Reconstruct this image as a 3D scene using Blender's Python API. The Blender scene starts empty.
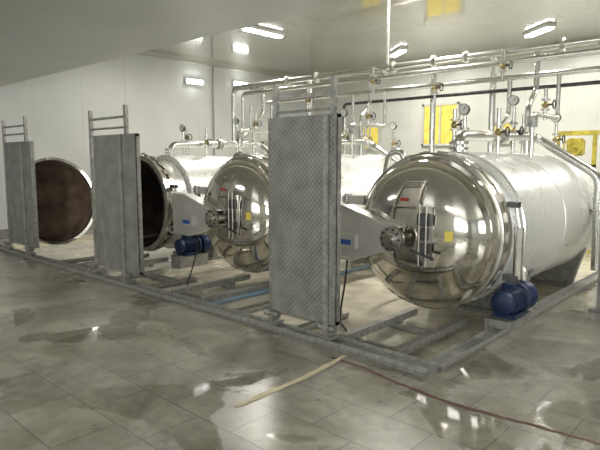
import bpy, bmesh, math, random
from mathutils import Vector, Matrix
random.seed(4)
scene=bpy.context.scene
COL=scene.collection

# ------------------------------------------------------------ materials
def nmat(name):
    m=bpy.data.materials.new(name); m.use_nodes=True
    nt=m.node_tree; b=nt.nodes['Principled BSDF']
    return m,nt,b
def mat(name,col,rough=.5,metal=0,noise=0,nscale=8,bump=0,rvar=0,emit=None,es=1,stretch=None,spec=None):
    m,nt,b=nmat(name)
    b.inputs['Base Color'].default_value=(*col,1); b.inputs['Roughness'].default_value=rough
    b.inputs['Metallic'].default_value=metal
    if spec is not None: b.inputs['Specular IOR Level'].default_value=spec
    if emit: b.inputs['Emission Color'].default_value=(*emit,1); b.inputs['Emission Strength'].default_value=es
    if noise or bump or rvar:
        tc=nt.nodes.new('ShaderNodeTexCoord'); mp=nt.nodes.new('ShaderNodeMapping')
        if stretch: mp.inputs['Scale'].default_value=stretch
        n=nt.nodes.new('ShaderNodeTexNoise'); n.inputs['Scale'].default_value=nscale; n.inputs['Detail'].default_value=5
        nt.links.new(tc.outputs['Object'],mp.inputs[0]); nt.links.new(mp.outputs[0],n.inputs['Vector'])
        if noise:
            r=nt.nodes.new('ShaderNodeValToRGB')
            r.color_ramp.elements[0].position=.3; r.color_ramp.elements[1].position=.7
            r.color_ramp.elements[0].color=(*[max(0,c*(1-noise)) for c in col],1)
            r.color_ramp.elements[1].color=(*[min(1,c*(1+noise)) for c in col],1)
            nt.links.new(n.outputs['Fac'],r.inputs[0]); nt.links.new(r.outputs[0],b.inputs['Base Color'])
        if rvar:
            mr=nt.nodes.new('ShaderNodeMapRange'); mr.inputs[1].default_value=.3; mr.inputs[2].default_value=.7
            mr.inputs[3].default_value=max(.02,rough-rvar); mr.inputs[4].default_value=rough+rvar
            nt.links.new(n.outputs['Fac'],mr.inputs[0]); nt.links.new(mr.outputs[0],b.inputs['Roughness'])
        if bump:
            bp=nt.nodes.new('ShaderNodeBump'); bp.inputs['Strength'].default_value=bump; bp.inputs['Distance'].default_value=.02
            nt.links.new(n.outputs['Fac'],bp.inputs['Height']); nt.links.new(bp.outputs[0],b.inputs['Normal'])
    return m
M_mirror=mat('polished_stainless',(.74,.71,.66),.08,1,noise=.05,nscale=3,bump=.06,rvar=.04)
M_clad=mat('brushed_cladding',(.86,.865,.86),.30,.55,noise=.04,nscale=2,bump=.04,rvar=.08)
M_flange=mat('flange_steel',(.54,.52,.48),.28,1,noise=.15,nscale=12)
M_pipe=mat('stainless_pipe',(.70,.70,.67),.25,1,noise=.08,nscale=6)
M_dark=mat('dark_steel',(.09,.09,.09),.4,.7,noise=.3,nscale=15)
M_black=mat('black_rubber',(.02,.02,.022),.5)
M_rust=mat('stained_inner_steel',(.19,.135,.095),.42,.4,noise=.45,nscale=4,bump=.1)
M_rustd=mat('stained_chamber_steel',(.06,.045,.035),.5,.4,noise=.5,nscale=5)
M_galv=mat('painted_grey_steel',(.28,.28,.26),.42,.4,noise=.3,nscale=14,bump=.05)
M_galvl=mat('worn_steel_rail',(.38,.38,.355),.38,.5,noise=.3,nscale=18)
M_armw=mat('satin_arm_plate',(.70,.69,.66),.32,.6,noise=.08,nscale=5)
M_blue=mat('blue_motor_paint',(.009,.024,.075),.45,.1,noise=.3,nscale=12)
M_bluel=mat('blue_pipe_paint',(.16,.25,.34),.5)
M_label=mat('blue_label',(.03,.12,.42),.4)
M_red=mat('red_label',(.45,.04,.03),.4)
M_yrefl=mat('yellow_reflection_paint',(.75,.6,.08),.4)  # colour of the yellow reflection painted on the door dish
M_white=mat('white_dial',(.8,.8,.78),.4)
M_yel=mat('yellow_paint',(.50,.42,.06),.5,noise=.3)
M_brass=mat('brass_valve',(.40,.33,.16),.35,.9)
M_hose=mat('red_brown_stain_line',(.12,.04,.028),.6,noise=.4,nscale=20)
M_beige=mat('beige_mortar',(.66,.60,.42),.6,noise=.2,nscale=9)
M_lampbody=mat('lamp_housing',(.8,.8,.8),.4)
M_lamp=mat('lamp_tube',(1,1,1),.3,emit=(1,.98,.93),es=28)
M_winf=mat('window_frame_white',(.45,.45,.42),.5)
M_fill=mat('fill_pane',(.8,.85,.9),.3,emit=(.95,.97,.95),es=1.8)  # glowing pane of the added fill windows
M_wing=mat('yellow_window_pane',(.40,.33,.07),.3,emit=(.60,.47,.08),es=.75,noise=.4,nscale=5)

def panelled(name,col,rough,axis,pitch,depth=.12,coat=0):
    m,nt,b=nmat(name)
    tc=nt.nodes.new('ShaderNodeTexCoord'); sx=nt.nodes.new('ShaderNodeSeparateXYZ')
    nt.links.new(tc.outputs['Object'],sx.inputs[0])
    a=nt.nodes.new('ShaderNodeMath'); a.operation='DIVIDE'; a.inputs[1].default_value=pitch
    nt.links.new(sx.outputs[axis],a.inputs[0])
    f=nt.nodes.new('ShaderNodeMath'); f.operation='FRACT'; nt.links.new(a.outputs[0],f.inputs[0])
    c=nt.nodes.new('ShaderNodeMath'); c.operation='LESS_THAN'; c.inputs[1].default_value=.03
    nt.links.new(f.outputs[0],c.inputs[0])
    n=nt.nodes.new('ShaderNodeTexNoise'); n.inputs['Scale'].default_value=.7; n.inputs['Detail'].default_value=4
    nt.links.new(tc.outputs['Object'],n.inputs['Vector'])
    r=nt.nodes.new('ShaderNodeValToRGB'); r.color_ramp.elements[0].position=.3; r.color_ramp.elements[1].position=.7
    r.color_ramp.elements[0].color=(*[x*.86 for x in col],1); r.color_ramp.elements[1].color=(*col,1)
    nt.links.new(n.outputs['Fac'],r.inputs[0])
    mx=nt.nodes.new('ShaderNodeMix'); mx.data_type='RGBA'
    nt.links.new(c.outputs[0],mx.inputs['Factor']); nt.links.new(r.outputs[0],mx.inputs['A'])
    mx.inputs['B'].default_value=(*[x*(1-depth) for x in col],1)
    nt.links.new(mx.outputs['Result'],b.inputs['Base Color'])
    b.inputs['Roughness'].default_value=rough
    if coat:
        b.inputs['Coat Weight'].default_value=coat; b.inputs['Coat Roughness'].default_value=.05; b.inputs['Coat IOR'].default_value=1.9
    bp=nt.nodes.new('ShaderNodeBump'); bp.inputs['Strength'].default_value=.08; bp.inputs['Distance'].default_value=.05
    nt.links.new(n.outputs['Fac'],bp.inputs['Height']); nt.links.new(bp.outputs[0],b.inputs['Normal'])
    return m
M_wall=panelled('white_wall_panels',(.60,.62,.615),.35,1,1.1)
M_wallb=panelled('white_wall_panels_back',(.57,.58,.54),.35,0,1.1)
M_ceil=panelled('glossy_ceiling_panels',(.46,.46,.39),.13,0,.6,.22,1)
M_soff=panelled('soffit_paint',(.52,.54,.50),.3,0,1.2,.10)

def tilemat():
    m,nt,b=nmat('wet_grey_tiles'); N=nt.nodes; L=nt.links
    tc=N.new('ShaderNodeTexCoord')
    br=N.new('ShaderNodeTexBrick'); br.offset=.5; br.inputs['Scale'].default_value=1
    br.inputs['Brick Width'].default_value=.60; br.inputs['Row Height'].default_value=.40
    br.inputs['Mortar Size'].default_value=.005; br.inputs['Mortar Smooth'].default_value=.3; br.inputs['Bias'].default_value=0
    br.inputs['Color1'].default_value=(.31,.30,.27,1); br.inputs['Color2'].default_value=(.37,.36,.32,1)
    br.inputs['Mortar'].default_value=(.20,.19,.165,1)
    L.new(tc.outputs['Object'],br.inputs['Vector'])
    n=N.new('ShaderNodeTexNoise'); n.inputs['Scale'].default_value=11; n.inputs['Detail'].default_value=9; n.inputs['Roughness'].default_value=.65
    L.new(tc.outputs['Object'],n.inputs['Vector'])
    r=N.new('ShaderNodeValToRGB'); r.color_ramp.elements[0].position=.3; r.color_ramp.elements[1].position=.75
    r.color_ramp.elements[0].color=(.74,.74,.74,1); r.color_ramp.elements[1].color=(1.18,1.17,1.14,1)
    L.new(n.outputs['Fac'],r.inputs[0])
    mx=N.new('ShaderNodeMix'); mx.data_type='RGBA'; mx.blend_type='MULTIPLY'; mx.inputs['Factor'].default_value=1
    L.new(br.outputs['Color'],mx.inputs['A']); L.new(r.outputs[0],mx.inputs['B'])
    s=N.new('ShaderNodeTexNoise'); s.inputs['Scale'].default_value=1.7; s.inputs['Detail'].default_value=7; s.inputs['Distortion'].default_value=.8
    L.new(tc.outputs['Object'],s.inputs['Vector'])
    sr=N.new('ShaderNodeValToRGB'); sr.color_ramp.elements[0].position=.36; sr.color_ramp.elements[1].position=.62
    sr.color_ramp.elements[0].color=(.66,.64,.58,1); sr.color_ramp.elements[1].color=(1.06,1.06,1.04,1)
    L.new(s.outputs['Fac'],sr.inputs[0])
    m3=N.new('ShaderNodeMix'); m3.data_type='RGBA'; m3.blend_type='MULTIPLY'; m3.inputs['Factor'].default_value=1
    L.new(mx.outputs['Result'],m3.inputs['A']); L.new(sr.outputs[0],m3.inputs['B'])
    p=N.new('ShaderNodeTexNoise'); p.inputs['Scale'].default_value=.85; p.inputs['Detail'].default_value=7; p.inputs['Distortion'].default_value=.6
    L.new(tc.outputs['Object'],p.inputs['Vector'])
    pr=N.new('ShaderNodeValToRGB'); pr.color_ramp.elements[0].position=.535; pr.color_ramp.elements[1].position=.56
    L.new(p.outputs['Fac'],pr.inputs[0])
    m2=N.new('ShaderNodeMix'); m2.data_type='RGBA'; m2.blend_type='MULTIPLY'
    L.new(pr.outputs[0],m2.inputs['Factor']); L.new(m3.outputs['Result'],m2.inputs['A']); m2.inputs['B'].default_value=(.76,.76,.73,1)
    L.new(m2.outputs['Result'],b.inputs['Base Color'])
    rr=N.new('ShaderNodeMapRange'); rr.inputs[3].default_value=.24; rr.inputs[4].default_value=.0
    L.new(pr.outputs[0],rr.inputs[0]); 
    r2=N.new('ShaderNodeMath'); r2.operation='MULTIPLY_ADD'; L.new(n.outputs['Fac'],r2.inputs[0]); r2.inputs[1].default_value=.10; L.new(rr.outputs[0],r2.inputs[2])
    L.new(r2.outputs[0],b.inputs['Roughness'])
    ht=N.new('ShaderNodeMath'); ht.operation='MULTIPLY_ADD'; L.new(br.outputs['Fac'],ht.inputs[0]); ht.inputs[1].default_value=-1; L.new(n.outputs['Fac'],ht.inputs[2])
    bs=N.new('ShaderNodeMapRange'); bs.inputs[3].default_value=.30; bs.inputs[4].default_value=.03
    L.new(pr.outputs[0],bs.inputs[0])
    bp=N.new('ShaderNodeBump'); bp.inputs['Distance'].default_value=.006
    L.new(bs.outputs[0],bp.inputs['Strength'])
    L.new(ht.outputs[0],bp.inputs['Height']); L.new(bp.outputs[0],b.inputs['Normal'])
    return m
M_tile=tilemat()
M_pit=mat('cream_wet_concrete',(.62,.58,.47),.2,0,noise=.25,nscale=2.5,bump=.05,rvar=.15)

def checkermat():
    m,nt,b=nmat('chequer_plate'); N=nt.nodes; L=nt.links
    tc=N.new('ShaderNodeTexCoord'); sx=N.new('ShaderNodeSeparateXYZ'); L.new(tc.outputs['Object'],sx.inputs[0])
    def M(op,a,b_=None,c=None):
        n=N.new('ShaderNodeMath'); n.operation=op
        for i,v in enumerate((a,b_,c)):
            if v is None: continue
            if hasattr(v,'links'): L.new(v,n.inputs[i])
            else: n.inputs[i].default_value=v
        return n.outputs[0]
    k=math.pi/.024
    u=M('MULTIPLY',M('ADD',sx.outputs[0],sx.outputs[2]),k*.5); v=M('MULTIPLY',M('SUBTRACT',sx.outputs[0],sx.outputs[2]),k*.5)
    h=M('MULTIPLY',M('SINE',u),M('SINE',v))
    h=M('ABSOLUTE',h)
    h2=M('GREATER_THAN',h,.5)
    n=N.new('ShaderNodeTexNoise'); n.inputs['Scale'].default_value=5; n.inputs['Detail'].default_value=8; L.new(tc.outputs['Object'],n.inputs['Vector'])
    col=M('MULTIPLY_ADD',h2,.09,M('MULTIPLY_ADD',n.outputs['Fac'],.34,.07))
    cb=N.new('ShaderNodeCombineColor'); L.new(col,cb.inputs[0]); L.new(M('MULTIPLY',col,1.01),cb.inputs[1]); L.new(M('MULTIPLY',col,.95),cb.inputs[2])
    L.new(cb.outputs[0],b.inputs['Base Color']); b.inputs['Metallic'].default_value=.3; b.inputs['Roughness'].default_value=.42
    bp=N.new('ShaderNodeBump'); bp.inputs['Strength'].default_value=.4; bp.inputs['Distance'].default_value=.004
    L.new(h,bp.inputs['Height']); L.new(bp.outputs[0],b.inputs['Normal'])
    return m
M_check=checkermat()

# ------------------------------------------------------------ helpers
def empty(name,loc=(0,0,0),parent=None,rz=0):
    e=bpy.data.objects.new(name,None); e.empty_display_size=.1; COL.objects.link(e)
    e.location=loc; e.rotation_euler=(0,0,rz); e.parent=parent; return e
def obj(name,bm,m,parent=None,smooth=False,loc=(0,0,0),rot=(0,0,0)):
    me=bpy.data.meshes.new(name); bm.normal_update(); bm.to_mesh(me); bm.free()
    o=bpy.data.objects.new(name,me); COL.objects.link(o); me.materials.append(m)
    if smooth:
        for p in me.polygons: p.use_smooth=True
        try: me.set_sharp_from_angle(angle=math.radians(38))
        except Exception: pass
    o.parent=parent; o.location=loc; o.rotation_euler=rot
    return o
def box(name,c,s,m,parent=None,rot=(0,0,0),bev=0):
    bm=bmesh.new(); bmesh.ops.create_cube(bm,size=1); bmesh.ops.scale(bm,vec=s,verts=bm.verts)
    if bev: bmesh.ops.bevel(bm,geom=bm.edges[:],offset=bev,segments=2,affect='EDGES')
    return obj(name,bm,m,parent,False,c,rot)
def cyl(name,a,b_,r,m,parent=None,r2=None,seg=24):
    a=Vector(a); b_=Vector(b_); d=b_-a
    bm=bmesh.new(); bmesh.ops.create_cone(bm,cap_ends=True,segments=seg,radius1=r,radius2=r if r2 is None else r2,depth=d.length)
    o=obj(name,bm,m,parent,True,(a+b_)/2); o.rotation_euler=d.to_track_quat('Z','Y').to_euler(); return o
def lathe(name,prof,m,parent=None,seg=96,loc=(0,0,0),rot=(0,0,0)):
    """profile (radius,y) revolved about Y"""
    bm=bmesh.new(); rings=[]
    for r,y in prof:
        if r<1e-5: rings.append([bm.verts.new((0,y,0))])
        else: rings.append([bm.verts.new((r*math.cos(2*math.pi*i/seg),y,r*math.sin(2*math.pi*i/seg))) for i in range(seg)])
    for A,B in zip(rings,rings[1:]):
        for i in range(seg):
            j=(i+1)%seg
            if len(A)==1 and len(B)==1: continue
            if len(A)==1: bm.faces.new((A[0],B[i],B[j]))
            elif len(B)==1: bm.faces.new((A[i],A[j],B[0]))
            else: bm.faces.new((A[i],A[j],B[j],B[i]))
    bmesh.ops.recalc_face_normals(bm,faces=bm.faces)
    return obj(name,bm,m,parent,True,loc,rot)
def pipe(name,pts,r,m,parent=None,fil=None):
    pts=[Vector(p) for p in pts]; fil=fil or r*2.5; out=[pts[0]]
    for i in range(1,len(pts)-1):
        p=pts[i]; a=pts[i-1]-p; c=pts[i+1]-p
        f=min(fil,a.length*.45,c.length*.45); A=p+a.normalized()*f; C=p+c.normalized()*f
        for k in range(7):
            t=k/6; out.append(A*(1-t)**2+p*2*t*(1-t)+C*t*t)
    out.append(pts[-1])
    cu=bpy.data.curves.new(name,'CURVE'); cu.dimensions='3D'; cu.bevel_depth=r; cu.bevel_resolution=4; cu.use_fill_caps=True
    s=cu.splines.new('POLY'); s.points.add(len(out)-1)
    for q,p in zip(s.points,out): q.co=(*p,1)
    s.use_smooth=True
    cu.materials.append(m)
    o=bpy.data.objects.new(name,cu); COL.objects.link(o); o.parent=parent; return o
def torus(name,c,R,r,m,parent=None,rot=(0,0,0)):
    bm=bmesh.new(); n=28;k=8; g=[]
    if R>.3: n=96
    for i in range(n):
        a=2*math.pi*i/n
        g.append([bm.verts.new(((R+r*math.cos(2*math.pi*j/k))*math.cos(a),(R+r*math.cos(2*math.pi*j/k))*math.sin(a),r*math.sin(2*math.pi*j/k))) for j in range(k)])
    for i in range(n):
        for j in range(k):
            bm.faces.new((g[i][j],g[(i+1)%n][j],g[(i+1)%n][(j+1)%k],g[i][(j+1)%k]))
    return obj(name,bm,m,parent,True,c,rot)
def prism(name,pts,y0,y1,m,parent=None,loc=(0,0,0)):
    bm=bmesh.new(); a=[bm.verts.new((x,y0,z)) for x,z in pts]; b_=[bm.verts.new((x,y1,z)) for x,z in pts]
    bm.faces.new(a); bm.faces.new(b_[::-1]); n=len(pts)
    for i in range(n): bm.faces.new((a[i],b_[i],b_[(i+1)%n],a[(i+1)%n]))
    bmesh.ops.recalc_face_normals(bm,faces=bm.faces)
    return obj(name,bm,m,parent,False,loc)
def ribbon(name,pts,w,m,z=.003,jit=.004):
    """thin flat strip following pts on the floor, with irregular width"""
    bm=bmesh.new(); P=[Vector((x,y,0)) for x,y in pts]; dense=[]
    for a,b_ in zip(P,P[1:]):
        n=max(2,int((b_-a).length/.05))
        for k in range(n): dense.append(a.lerp(b_,k/n)+Vector((0,random.uniform(-jit,jit),0)))
    dense.append(P[-1]); pr=None
    for i,p in enumerate(dense):
        q=dense[min(i+1,len(dense)-1)]-dense[max(i-1,0)]; nrm=Vector((-q.y,q.x,0)).normalized()*w*.5*random.uniform(.75,1.25)
        cur=(bm.verts.new((p+nrm)+Vector((0,0,z))),bm.verts.new((p-nrm)+Vector((0,0,z))))
        if pr: bm.faces.new((pr[0],pr[1],cur[1],cur[0]))
        pr=cur
    bmesh.ops.recalc_face_normals(bm,faces=bm.faces)
    return obj(name,bm,m)

# ------------------------------------------------------------ room
XL,XR,YF,YB,ZC,ZS,YS=-12.4,4.0,-4.0,14.0,4.3,3.0,4.05
PX0,PX1,PY0,PY1,PZ=-11.2,-2.05,3.70,9.9,-.08
bm=bmesh.new()
def quad(bm,x0,y0,x1,y1,z=0):
    v=[bm.verts.new((x,y,z)) for x,y in ((x0,y0),(x1,y0),(x1,y1),(x0,y1))]; bm.faces.new(v)
quad(bm,XL,YF,XR,PY0); quad(bm,XL,PY1,XR,YB); quad(bm,XL,PY0,PX0,PY1); quad(bm,PX1,PY0,XR,PY1)
bmesh.ops.remove_doubles(bm,verts=bm.verts,dist=1e-5)
obj('floor',bm,M_tile)
bm=bmesh.new(); quad(bm,PX0,PY0,PX1,PY1,PZ)
c=[(PX0,PY0),(PX1,PY0),(PX1,PY1),(PX0,PY1)]
for i in range(4):
    (a,b_),(c_,d)=c[i],c[(i+1)%4]
    bm.faces.new([bm.verts.new(p) for p in ((a,b_,PZ),(c_,d,PZ),(c_,d,0),(a,b_,0))])
obj('floor_pit',bm,M_pit)
box('wall_left',(XL-.1,(YF+YB)/2,ZC/2),(.2,YB-YF,ZC+.4),M_wall)
box('wall_back',((XL+XR)/2,YB+.1,ZC/2),(XR-XL+.4,.2,ZC+.4),M_wallb)
box('wall_right',(XR+.1,(YF+YB)/2,ZC/2),(.2,YB-YF,ZC+.4),M_wall)
box('wall_front',((XL+XR)/2,YF-.1,ZC/2),(XR-XL+.4,.2,ZC+.4),M_wallb)
box('ceiling',((XL+XR)/2,(YS+YB)/2,ZC+.1),(XR-XL,YB-YS+.2,.2),M_ceil)
box('ceiling_soffit',((XL+XR)/2,(YF+YS)/2,(ZS+ZC)/2+.1),(XR-XL,YS-YF,ZC-ZS+.2),M_soff)
box('trim_1',(XL+.03,(YS+YB)/2,ZC-.05),(.06,YB-YS,.1),M_winf)
box('trim_2',((XL+XR)/2,YB-.03,ZC-.05),(XR-XL,.06,.1),M_winf)
box('baseboard_left',(XL+.012,(YF+YB)/2,.08),(.024,YB-YF,.16),M_galv)

def window(n,x,y,z,w,h,m,rz=0,nm=1):
    e=empty('window_%d'%n,(x,y,z),rz=rz)
    box('pane',(0,0,0),(w,.02,h),m,e)
    for s in (-1,1):
        box('jamb',(s*w/2,-.02,0),(.06,.06,h+.06),M_winf,e)
        box('rail',(0,-.02,s*h/2),(w+.06,.06,.06),M_winf,e)
    for i in range(nm): box('mullion',(-w/2+w*(i+1)/(nm+1),-.02,0),(.04,.05,h),M_winf,e)
    return e
window(1,-7.55,YB-.02,2.58,1.05,1.1,M_wing)
window(2,-9.9,YB-.02,2.3,.7,.7,M_wing)
window(3,-5.8,YB-.02,2.3,.5,.5,M_wing)
def fill_window(n,x,y,z,w,h,rz,p):  # made-up unseen window with area light, added to brighten the foreground
    e=window(n,x,y,z,w,h,M_fill,rz,3)
    ld=bpy.data.lights.new('fill_light','AREA'); ld.shape='RECTANGLE'; ld.size=w; ld.size_y=h; ld.energy=p; ld.color=(.97,.98,.95)
    lo=bpy.data.objects.new('fill_light',ld); COL.objects.link(lo); lo.parent=e; lo.location=(0,-.08,0); lo.rotation_euler=(math.radians(-90),0,0)
fill_window(4,-5.2,YF+.02,1.75,2.2,1.3,math.pi,50)
fill_window(5,1.0,YF+.02,1.75,3.0,1.5,math.pi,85)
fill_window(6,XR-.02,2.5,1.75,3.2,1.5,-math.pi/2,85)

def lamp(x,y,z,p,L=1.25,rz=0,col=(1,.96,.87)):
    e=empty('ceiling_lamp',(x,y,z),rz=rz)
    box('housing',(0,0,-.03),(.22,L+.08,.06),M_lampbody,e,bev=.008)
    for s in (-.05,.05):
        cyl('tube',(s,-L/2,-.075),(s,L/2,-.075),.02,M_lamp,e,seg=12)
    ld=bpy.data.lights.new('lamp_light','AREA'); ld.shape='RECTANGLE'; ld.size=.16; ld.size_y=L; ld.energy=p; ld.color=col
    lo=bpy.data.objects.new('lamp_light',ld); COL.objects.link(lo); lo.parent=e; lo.location=(0,0,-.105)
lamp(-8.55,8.2,ZC,130,L=1.0)
lamp(-7.7,12.0,ZC,115,L=.8,rz=.9)
lamp(-4.3,12.0,ZC,115,L=.8,rz=.9)
lamp(-4.6,7.2,ZC,105)
lamp(-.6,8.0,ZC,125)
lamp(-.5,12,ZC,80,rz=1.57)
lamp(-7.5,0.6,ZS,28,rz=1.57)  # this and the next: unseen soffit lamps added to light the foreground
lamp(-1.5,-1.2,ZS,45,rz=1.57)
for y,z in ((10.9,3.8),(9.25,3.7)):
    e=empty('wall_lamp',(XL,y,z))
    box('housing',(.04,0,0),(.08,.55,.16),M_lampbody,e,bev=.01)
    cyl('tube',(.11,-.24,0),(.11,.24,0),.035,M_lamp,e,seg=14)

# ------------------------------------------------------------ autoclave parts
ZA=.91
def valve(parent,x,y,z,h=.35,wheel=True,gauge=False):
    cyl('valve_stub',(x,y,z),(x,y,z+h),.022,M_pipe,parent,seg=14)
    cyl('valve_flange',(x,y,z+h*.30),(x,y,z+h*.30+.02),.05,M_flange,parent)
    cyl('valve_flange',(x,y,z+h*.62),(x,y,z+h*.62+.02),.05,M_flange,parent)
    bm=bmesh.new(); bmesh.ops.create_uvsphere(bm,u_segments=16,v_segments=10,radius=.045)
    obj('valve_body',bm,M_brass,parent,True,(x,y,z+h*.48))
    if wheel:
        cyl('valve_stem',(x,y,z+h*.48),(x+.10,y-.02,z+h*.48),.012,M_dark,parent,seg=10)
        torus('valve_handwheel',(x+.11,y-.02,z+h*.48),.05,.009,M_dark,parent,(0,1.57,0))
    if gauge:
        lathe('gauge_case',[(0,.02),(.06,.02),(.062,-.02),(.055,-.022)],M_dark,parent,28,(x,y-.02,z+h+.06))
        lathe('gauge_dial',[(0,-.019),(.055,-.019)],M_white,parent,28,(x,y-.02,z+h+.06))
        box('gauge_needle',(x+.01,y-.042,z+h+.07),(.006,.003,.05),M_black,parent,(0,.6,0))
def motor(parent,x,y,z):
    g=empty('pump_motor',(x,y,z),parent)
    prof=[(0,-.2),(.07,-.2),(.11,-.18),(.115,-.12)]
    for i in range(9):
        yy=-.10+i*.024
        prof+=[(.105,yy),(.13,yy+.004),(.13,yy+.010),(.105,yy+.014)]
    prof+=[(.12,.13),(.15,.14),(.15,.165),(.07,.17),(.05,.26),(0,.26)]
    lathe('motor_body',prof,M_blue,g,40,(0,0,0))
    box('terminal_box',(0,-.02,.14),(.11,.12,.07),M_blue,g,bev=.01)
    lathe('pump_volute',[(0,.24),(.12,.24),(.15,.28),(.15,.34),(.11,.37),(0,.37)],M_blue,g,36,(0,0,0))
    box('motor_feet',(0,0,-.13),(.22,.26,.05),M_blue,g,bev=.005)
    hgt=z-.15-PZ
    box('motor_plinth',(-.02,.05,PZ-z+hgt/2),(.24,.55,hgt),M_galv,g)
    pipe('pump_pipe',[(0,.33,.12),(0,.33,.30),(-.18,.36,.36)],.04,M_pipe,g)
def autoclave(x0,y0,door_rot=0):
    A=empty('autoclave',(x0,y0,0))
    c=(0,0,ZA)
    lathe('flange_ring',[(.665,0),(.735,0),(.765,.012),(.765,.085),(.725,.09),(.725,.13),(.765,.135),(.765,.20),(.75,.21),(.70,.215),(.70,.215)],M_flange,A,128,c)
    lathe('neck',[(.70,.18),(.70,.50)],M_clad,A,96,c)
    lathe('shell_cladding',[(.70,.47),(.765,.47),(.78,.485),(.78,1.65),(.786,1.655),(.786,1.70),(.78,1.705),(.78,2.75),(.786,2.755),(.786,2.8),(.78,2.805),(.78,3.45),(.765,3.47),(.70,3.47)],M_clad,A,128,c)
    lathe('rear_head',[(.70,3.4),(.70,3.6),(.66,3.73),(.52,3.85),(.3,3.93),(0,3.96)],M_pipe,A,96,c)
    lathe('chamber_inner',[(.70,.0),(.655,.0),(.645,.3),(.645,3.5),(.4,3.7),(0,3.78)],M_rustd,A,96,c)
    for i in range(26):
        a=2*math.pi*i/26
        box('lock_lug',(.765*math.cos(a),.11,ZA+.765*math.sin(a)),(.035,.075,.09),M_flange,A,(0,-a,0),bev=.006)
    for yy in (1.1,3.0):
        pts=[]
        for i in range(13):
            a=math.radians(215+110*i/12); pts.append((.785*math.cos(a),ZA+.785*math.sin(a)))
        pts=[(-.5,PZ+.03)]+pts+[(.5,PZ+.03)]
        prism('saddle',pts,yy-.05,yy+.05,M_galv,A)
        box('saddle_foot',(0,yy,PZ+.02),(1.1,.25,.04),M_galv,A)
    for s in (-.22,.22):
        box('chamber_track',(s,1.8,ZA-.58),(.05,3.3,.04),M_galv,A)
    hx=-.88; hy=-.10
    cyl('hinge_post',(hx,hy,ZA-.34),(hx,hy,ZA+.34),.045,M_flange,A)
    for s in (-.28,.28):
        prism('hinge_bracket',[(hx-.06,ZA+s-.035),(-.66,ZA+s-.05),(-.66,ZA+s+.05),(hx-.06,ZA+s+.035)],hy-.03,.18,M_armw,A)
    D=empty('door_leaf',(hx,hy,0),A,door_rot)
    cx=-hx; cy=-hy-.012; dc=(cx,cy,ZA)
    def arc(R,ys,ye,n):
        p=[]
        for i in range(n+1):
            t=i/n*math.pi/2; p.append((R*math.sin(t)**.92,ys+(ye-ys)*(1-math.cos(t)**1.0)))
        return p
    prof=arc(.70,-.34,-.055,22)+[(.735,-.05),(.74,-.04),(.74,-.004),(.70,0)]
    lathe('door_dish',prof,M_mirror,D,128,dc)
    prof=[(.70,0),(.655,-.002)]+[(r,y) for r,y in reversed(arc(.65,-.26,-.02,18))]
    lathe('door_inner',prof,M_rust,D,96,dc)
    torus('door_gasket',(cx,cy+.003,ZA),.675,.012,M_black,D,(1.5708,0,0))
    E=.80
    ap=[(-.10,ZA-.28),(-.10,ZA+.25),(.24,ZA+.24),(E,ZA+.07),(E,ZA-.12),(.32,ZA-.28)]
    prism('arm_plate',ap,-.34,-.30,M_armw,D)
    prism('arm_top_flange',[(-.10,ZA+.24),(-.10,ZA+.26),(.24,ZA+.25),(E,ZA+.08),(E,ZA+.06),(.24,ZA+.23)],-.39,-.24,M_armw,D)
    prism('arm_bottom_flange',[(-.10,ZA-.29),(-.10,ZA-.27),(.32,ZA-.27),(E,ZA-.11),(E,ZA-.13),(.32,ZA-.29)],-.39,-.24,M_armw,D)
    box('arm_web',(-.06,-.17,ZA-.01),(.08,.30,.46),M_armw,D)
    box('arm_box',(.26,-.36,ZA-.10),(.26,.05,.14),M_armw,D,bev=.01)
    box('arm_label',(.26,-.389,ZA-.11),(.14,.006,.05),M_label,D)
    hxx=E; hz=ZA-.03
    cyl('arm_shaft',(hxx,-.40,hz),(hxx,-.22,hz),.05,M_flange,D)
    lathe('hub_flange',[(0,-.47),(.04,-.47),(.045,-.43),(.065,-.425),(.07,-.41),(.118,-.405),(.123,-.385),(.118,-.36),(0,-.35)],M_flange,D,40,(hxx,0,hz))
    for i in range(10):
        a=2*math.pi*i/10
        cyl('hub_bolt',(hxx+.094*math.cos(a),-.423,hz+.094*math.sin(a)),(hxx+.094*math.cos(a),-.405,hz+.094*math.sin(a)),.011,M_dark,D,seg=6)
    ym=cy-.325; mx=cx+.20
    box('interlock_plate',(mx,ym-.012,ZA+.02),(.10,.04,.50),M_flange,D,bev=.008)
    box('interlock_block',(mx,ym-.055,ZA+.16),(.13,.07,.12),M_dark,D,bev=.012)
    box('interlock_block_lower',(mx,ym-.05,ZA-.10),(.12,.07,.10),M_dark,D,bev=.012)
    box('interlock_guide',(mx,ym-.04,ZA+.03),(.07,.05,.12),M_dark,D,bev=.008)
    for s in (-.035,.035):
        cyl('interlock_rod',(mx+s,ym-.085,ZA-.26),(mx+s,ym-.085,ZA+.30),.009,M_flange,D,seg=12)
    cyl('interlock_lever',(mx-.12,ym-.095,ZA-.12),(mx+.12,ym-.095,ZA-.18),.012,M_dark,D,seg=12)
    box('painted_yellow_reflection',(cx+.40,cy-.298,ZA+.02),(.07,.006,.09),M_yrefl,D,(0,0,.35))  # yellow patch standing in for a reflection in the polished dish
    box('warning_label',(cx-.05,cy-.322,ZA+.33),(.08,.004,.03),M_red,D,(-.36,0,0))
    cyl('ring_drive_cylinder',(.86,.11,ZA-.36),(.86,.11,ZA+.10),.04,M_flange,A)
    cyl('ring_drive_rod',(.86,.11,ZA+.10),(.82,.11,ZA+.30),.018,M_pipe,A)
    box('ring_drive_bracket',(.81,.11,ZA-.36),(.14,.08,.06),M_dark,A)
    box('ring_drive_bracket',(.80,.11,ZA+.30),(.10,.08,.05),M_dark,A)
    motor(A,.68,.42,.26)
    t=ZA+.78
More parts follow.
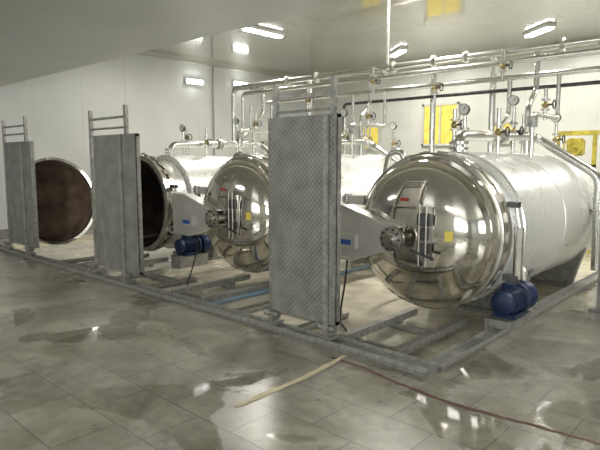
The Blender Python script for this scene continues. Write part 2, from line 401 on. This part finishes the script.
    pipe('circulation_pipe',[(0,.62,t-.1),(0,.62,t+.17),(.05,2.6,t+.22),(.84,2.65,t-.28),(.86,2.65,.25)],.055,M_pipe,A,.14)
    for p in ((0,.62,t+.02),(0,.62,t+.08)):
        cyl('pipe_flange',p,(p[0],p[1],p[2]+.025),.10,M_flange,A)
    cyl('pipe_flange',(.86,2.65,.95),(.86,2.65,.975),.10,M_flange,A)
    cyl('pipe_flange',(.86,2.65,.985),(.86,2.65,1.01),.10,M_flange,A)
    cyl('pipe_flange',(.025,1.6,t+.195),(.025,1.63,t+.195),.09,M_flange,A)
    cyl('pipe_flange',(.025,1.64,t+.195),(.025,1.67,t+.195),.09,M_flange,A)
    pipe('steam_pipe',[(-.35,1.2,t-.1),(-.35,1.2,t+.18),(-.35,2.2,t+.18),(-.35,2.75,t+.5),(-.35,2.75,2.7)],.032,M_pipe,A)
    pipe('water_pipe',[(.28,1.9,t-.06),(.28,1.9,t+.45),(.28,2.75,t+.45),(.28,2.75,2.72)],.028,M_pipe,A)
    pipe('vent_pipe',[(0,2.5,t-.05),(0,2.5,2.3),(0,2.75,2.5),(0,2.75,3.0)],.036,M_pipe,A)
    pipe('side_pipe',[(-.52,.55,ZA+.50),(-.62,.50,t+.02),(-.78,.50,t-.02),(-.95,.62,ZA+.30),(-.95,.62,.3),(-.95,1.4,.25),(-.95,3.6,.25)],.035,M_pipe,A,.12)
    valve(A,-.10,.95,t-.02,.42,True,True)
    valve(A,.15,1.25,t-.02,.50,True,False)
    valve(A,-.35,1.2,t+.15,.35,True,False)
    valve(A,-.02,2.1,t-.02,.6,True,True)
    valve(A,.28,2.3,t+.40,.38,True,False)
    valve(A,-.2,2.9,t-.02,.55,True,False)
    valve(A,.1,3.3,t-.02,.45,True,True)
    cyl('actuator',(.28,1.9,t+.3),(.28,1.9,t+.42),.06,M_galvl,A)
    pipe('cable',[(-.7,.1,ZA+.35),(-.95,.0,ZA-.1),(-.9,-.1,.35),(-.8,-.35,PZ+.02),(-.5,-.6,PZ+.02)],.010,M_black,A,.2)
    for s in (-.28,.28):
        box('loading_rail',(s,-.33,.0),(.07,1.25,.07),M_galvl,A)
        box('loading_rail_post',(s,.0,-.055),(.05,.05,.05),M_galvl,A)
    for yy in (-.80,-.15):
        box('rail_tie',(0,yy,-.045),(.62,.05,.05),M_galv,A)
    return A
Y0=4.76
autoclave(-2.69,Y0)
autoclave(-5.32,Y0)
autoclave(-7.85,Y0,math.radians(-140))

# ------------------------------------------------------------ pit edge channels
FR=empty('steel_floor_frame',(0,0,0))
def channel_beam(name,a,b_,w=.12,h=.06,z=0):
    a=Vector(a); b_=Vector(b_); d=b_-a; L=d.length; ang=math.atan2(d.y,d.x)
    e=empty(name,((a.x+b_.x)/2,(a.y+b_.y)/2,z),FR,rz=ang)
    for s in (-1,1): box('lip',(0,s*(w/2-.006),h/2+.012),(L,.012,.035),M_galvl,e)
    box('core',(0,0,h/4),(L,w-.02,h/2),M_galv,e)
channel_beam('front_channel',(-11.1,3.60),(-3.0,3.60),.15,.05)
channel_beam('front_channel_thick',(-3.0,3.60),(-1.95,3.60),.18,.08)
channel_beam('side_channel',(-1.99,3.70),(-1.99,9.9),.14,.06)
for x in (-3.55,-4.45,-6.2,-7.0,-8.8):
    channel_beam('cross_channel',(x,3.72),(x,4.6),.10,.06,PZ)
for x0,x1 in ((-4.45,-3.55),(-7.0,-6.2)):
    channel_beam('tie_channel',(x0,4.3),(x1,4.3),.10,.06,PZ)

# ------------------------------------------------------------ raised walkway flaps
def flap(xr,w,ph,hp,yw=3.60,panel_dx=0,pdx=0):
    e=empty('raised_walkway_flap',(xr,yw,.07))
    h0=.13
    bm=bmesh.new(); bmesh.ops.create_cube(bm,size=1); bmesh.ops.scale(bm,vec=(w,.012,ph),verts=bm.verts)
    obj('chequer_sheet',bm,M_check,e,False,(-w/2+panel_dx,-.04,h0+ph/2))
    for zz in (h0+.015,h0+ph-.015):
        box('edge_angle',(-w/2+panel_dx,-.015,zz),(w,.055,.03),M_galv,e)
    for xx in (-.015,-w+.015):
        box('edge_angle',(xx+panel_dx,-.015,h0+ph/2),(.03,.065,ph),M_galv,e)
    for zz in (.35,.65):
        box('back_rib',(-w/2+panel_dx,.0,h0+ph*zz),(w-.06,.05,.04),M_galv,e)
    for i,xx in enumerate((-.10+pdx,-w+.02+pdx)):
        hh=hp-(.02 if i else 0)
        box('post',(xx,.035,hh/2+.03),(.045,.045,hh-.04),M_galvl,e)
        if i==0: box('post_front_bar',(xx,-.062,h0+ph*.5-.04),(.045,.02,ph+.06),M_galvl,e)
        box('foot',(xx,0,.01),(.13,.13,.02),M_galv,e)
        cyl('hinge_pin',(xx-.09,-.03,.09),(xx+.09,-.03,.09),.028,M_galv,e)
        box('hinge_ear',(xx,-.01,.07),(.05,.09,.10),M_galv,e)
    box('top_bar',(-w/2-.04+pdx,.035,hp-.13),(w-.05,.03,.03),M_galvl,e)
    box('mid_bar',(-w/2-.04+pdx,.035,hp-.26),(w-.05,.025,.025),M_galv,e)
flap(-2.85,.80,1.78,2.22)
flap(-5.95,1.02,1.72,2.20,panel_dx=.03,pdx=-.20)
flap(-9.05,1.05,1.70,2.22,panel_dx=.05,pdx=-.18)

# ------------------------------------------------------------ overhead pipe rack
R=empty('overhead_pipe_rack',(0,0,0))
y=7.5
pipe('steam_header',[(-8.7,y,1.9),(-8.7,y,3.05),(3.9,y,3.05)],.055,M_pipe,R,.15)
pipe('water_header',[(-8.3,y-.1,2.2),(-8.3,y-.1,2.90),(3.9,y-.1,2.90)],.04,M_pipe,R)
pipe('air_header',[(-7.6,y,2.0),(-7.6,y,2.70),(3.9,y,2.70)],.032,M_pipe,R)
pipe('drain_header',[(-5.9,y+.05,2.1),(-5.9,y+.05,2.55),(3.9,y+.05,2.55)],.025,M_dark,R)
pipe('far_header',[(-11.9,11.5,3.3),(3.9,11.5,3.3)],.05,M_pipe,R)
for x in (-5.0,-1.9,1.0):
    box('hanger_strut',(x,y,3.62),(.03,.03,1.34),M_galvl,R)
for x in (-8.0,-5.0,-1.9,1.0):
    box('hanger_bar',(x,y,2.97),(.05,.34,.03),M_galv,R)
for x in (-7.2,-6.5,-4.9,-4.2,-3.7,-2.4):
    cyl('rack_flange',(x,y,3.05),(x+.03,y,3.05),.09,M_flange,R)
for x in (-6.9,-4.35,-3.4):
    pipe('dropper',[(x,y+.3,3.05),(x,y+.3,1.2)],.045,M_pipe,R)
for x,z in ((-6.6,2.70),(-4.1,2.70),(-3.1,2.9),(-5.2,2.9)):
    valve(R,x,y-.1,z-.25,.42,True,False)
pipe('wall_conduit',[(-12.35,9.9,4.2),(-12.35,9.9,1.0)],.02,M_galv)

# ------------------------------------------------------------ floor items
pipe('blue_drain_pipe',[(-4.95,3.8,-.05),(-4.95,7.5,-.05)],.026,M_bluel)
ribbon('floor_crack_stain',[(-2.75,3.38),(-2.4,3.36),(-2.0,3.28),(-1.6,3.24),(-1.1,3.30),(-.6,3.34),(.2,3.3)],.026,M_hose,jit=.007)
ribbon('painted_floor_line',[(-2.68,3.48),(-2.62,2.9),(-2.63,2.25)],.048,M_beige,z=.004)
e=empty('steel_gate_post',(-1.50,6.4,0))
box('post',(0,0,.65),(.08,.08,1.3),M_galv,e)
box('foot',(0,0,.01),(.2,.2,.02),M_galv,e)
box('plate',(.35,0,.75),(.62,.02,1.0),M_check,e)
def skid(x,y):
    e=empty('yellow_valve_stand',(x,y,0))
    for dx in (-.3,.3):
        box('leg',(dx,0,1.05),(.06,.06,2.1),M_yel,e)
    box('beam',(0,0,2.07),(.72,.08,.08),M_yel,e); box('beam',(0,0,1.5),(.66,.06,.06),M_yel,e)
    box('gearbox',(0,0,1.83),(.26,.22,.3),M_yel,e,bev=.03)
    torus('handwheel',(0,-.2,1.83),.14,.014,M_yel,e,(1.57,0,0)); cyl('stem',(0,-.2,1.83),(0,0,1.83),.015,M_yel,e)
skid(-3.0,10.4); skid(-8.6,10.4)

# camera
cd=bpy.data.cameras.new('camera'); cam=bpy.data.objects.new('camera',cd); COL.objects.link(cam)
cd.sensor_width=36; cd.lens=36*550/600; cd.clip_start=.05
cam.location=(0,0,1.6); cam.rotation_euler=(math.radians(90-6.7),0,math.radians(42.5))
scene.camera=cam
w=bpy.data.worlds.new('world'); scene.world=w; w.use_nodes=True
w.node_tree.nodes['Background'].inputs[0].default_value=(.6,.65,.7,1); w.node_tree.nodes['Background'].inputs[1].default_value=.3
scene.view_settings.view_transform='Standard'
scene.view_settings.exposure=0.15
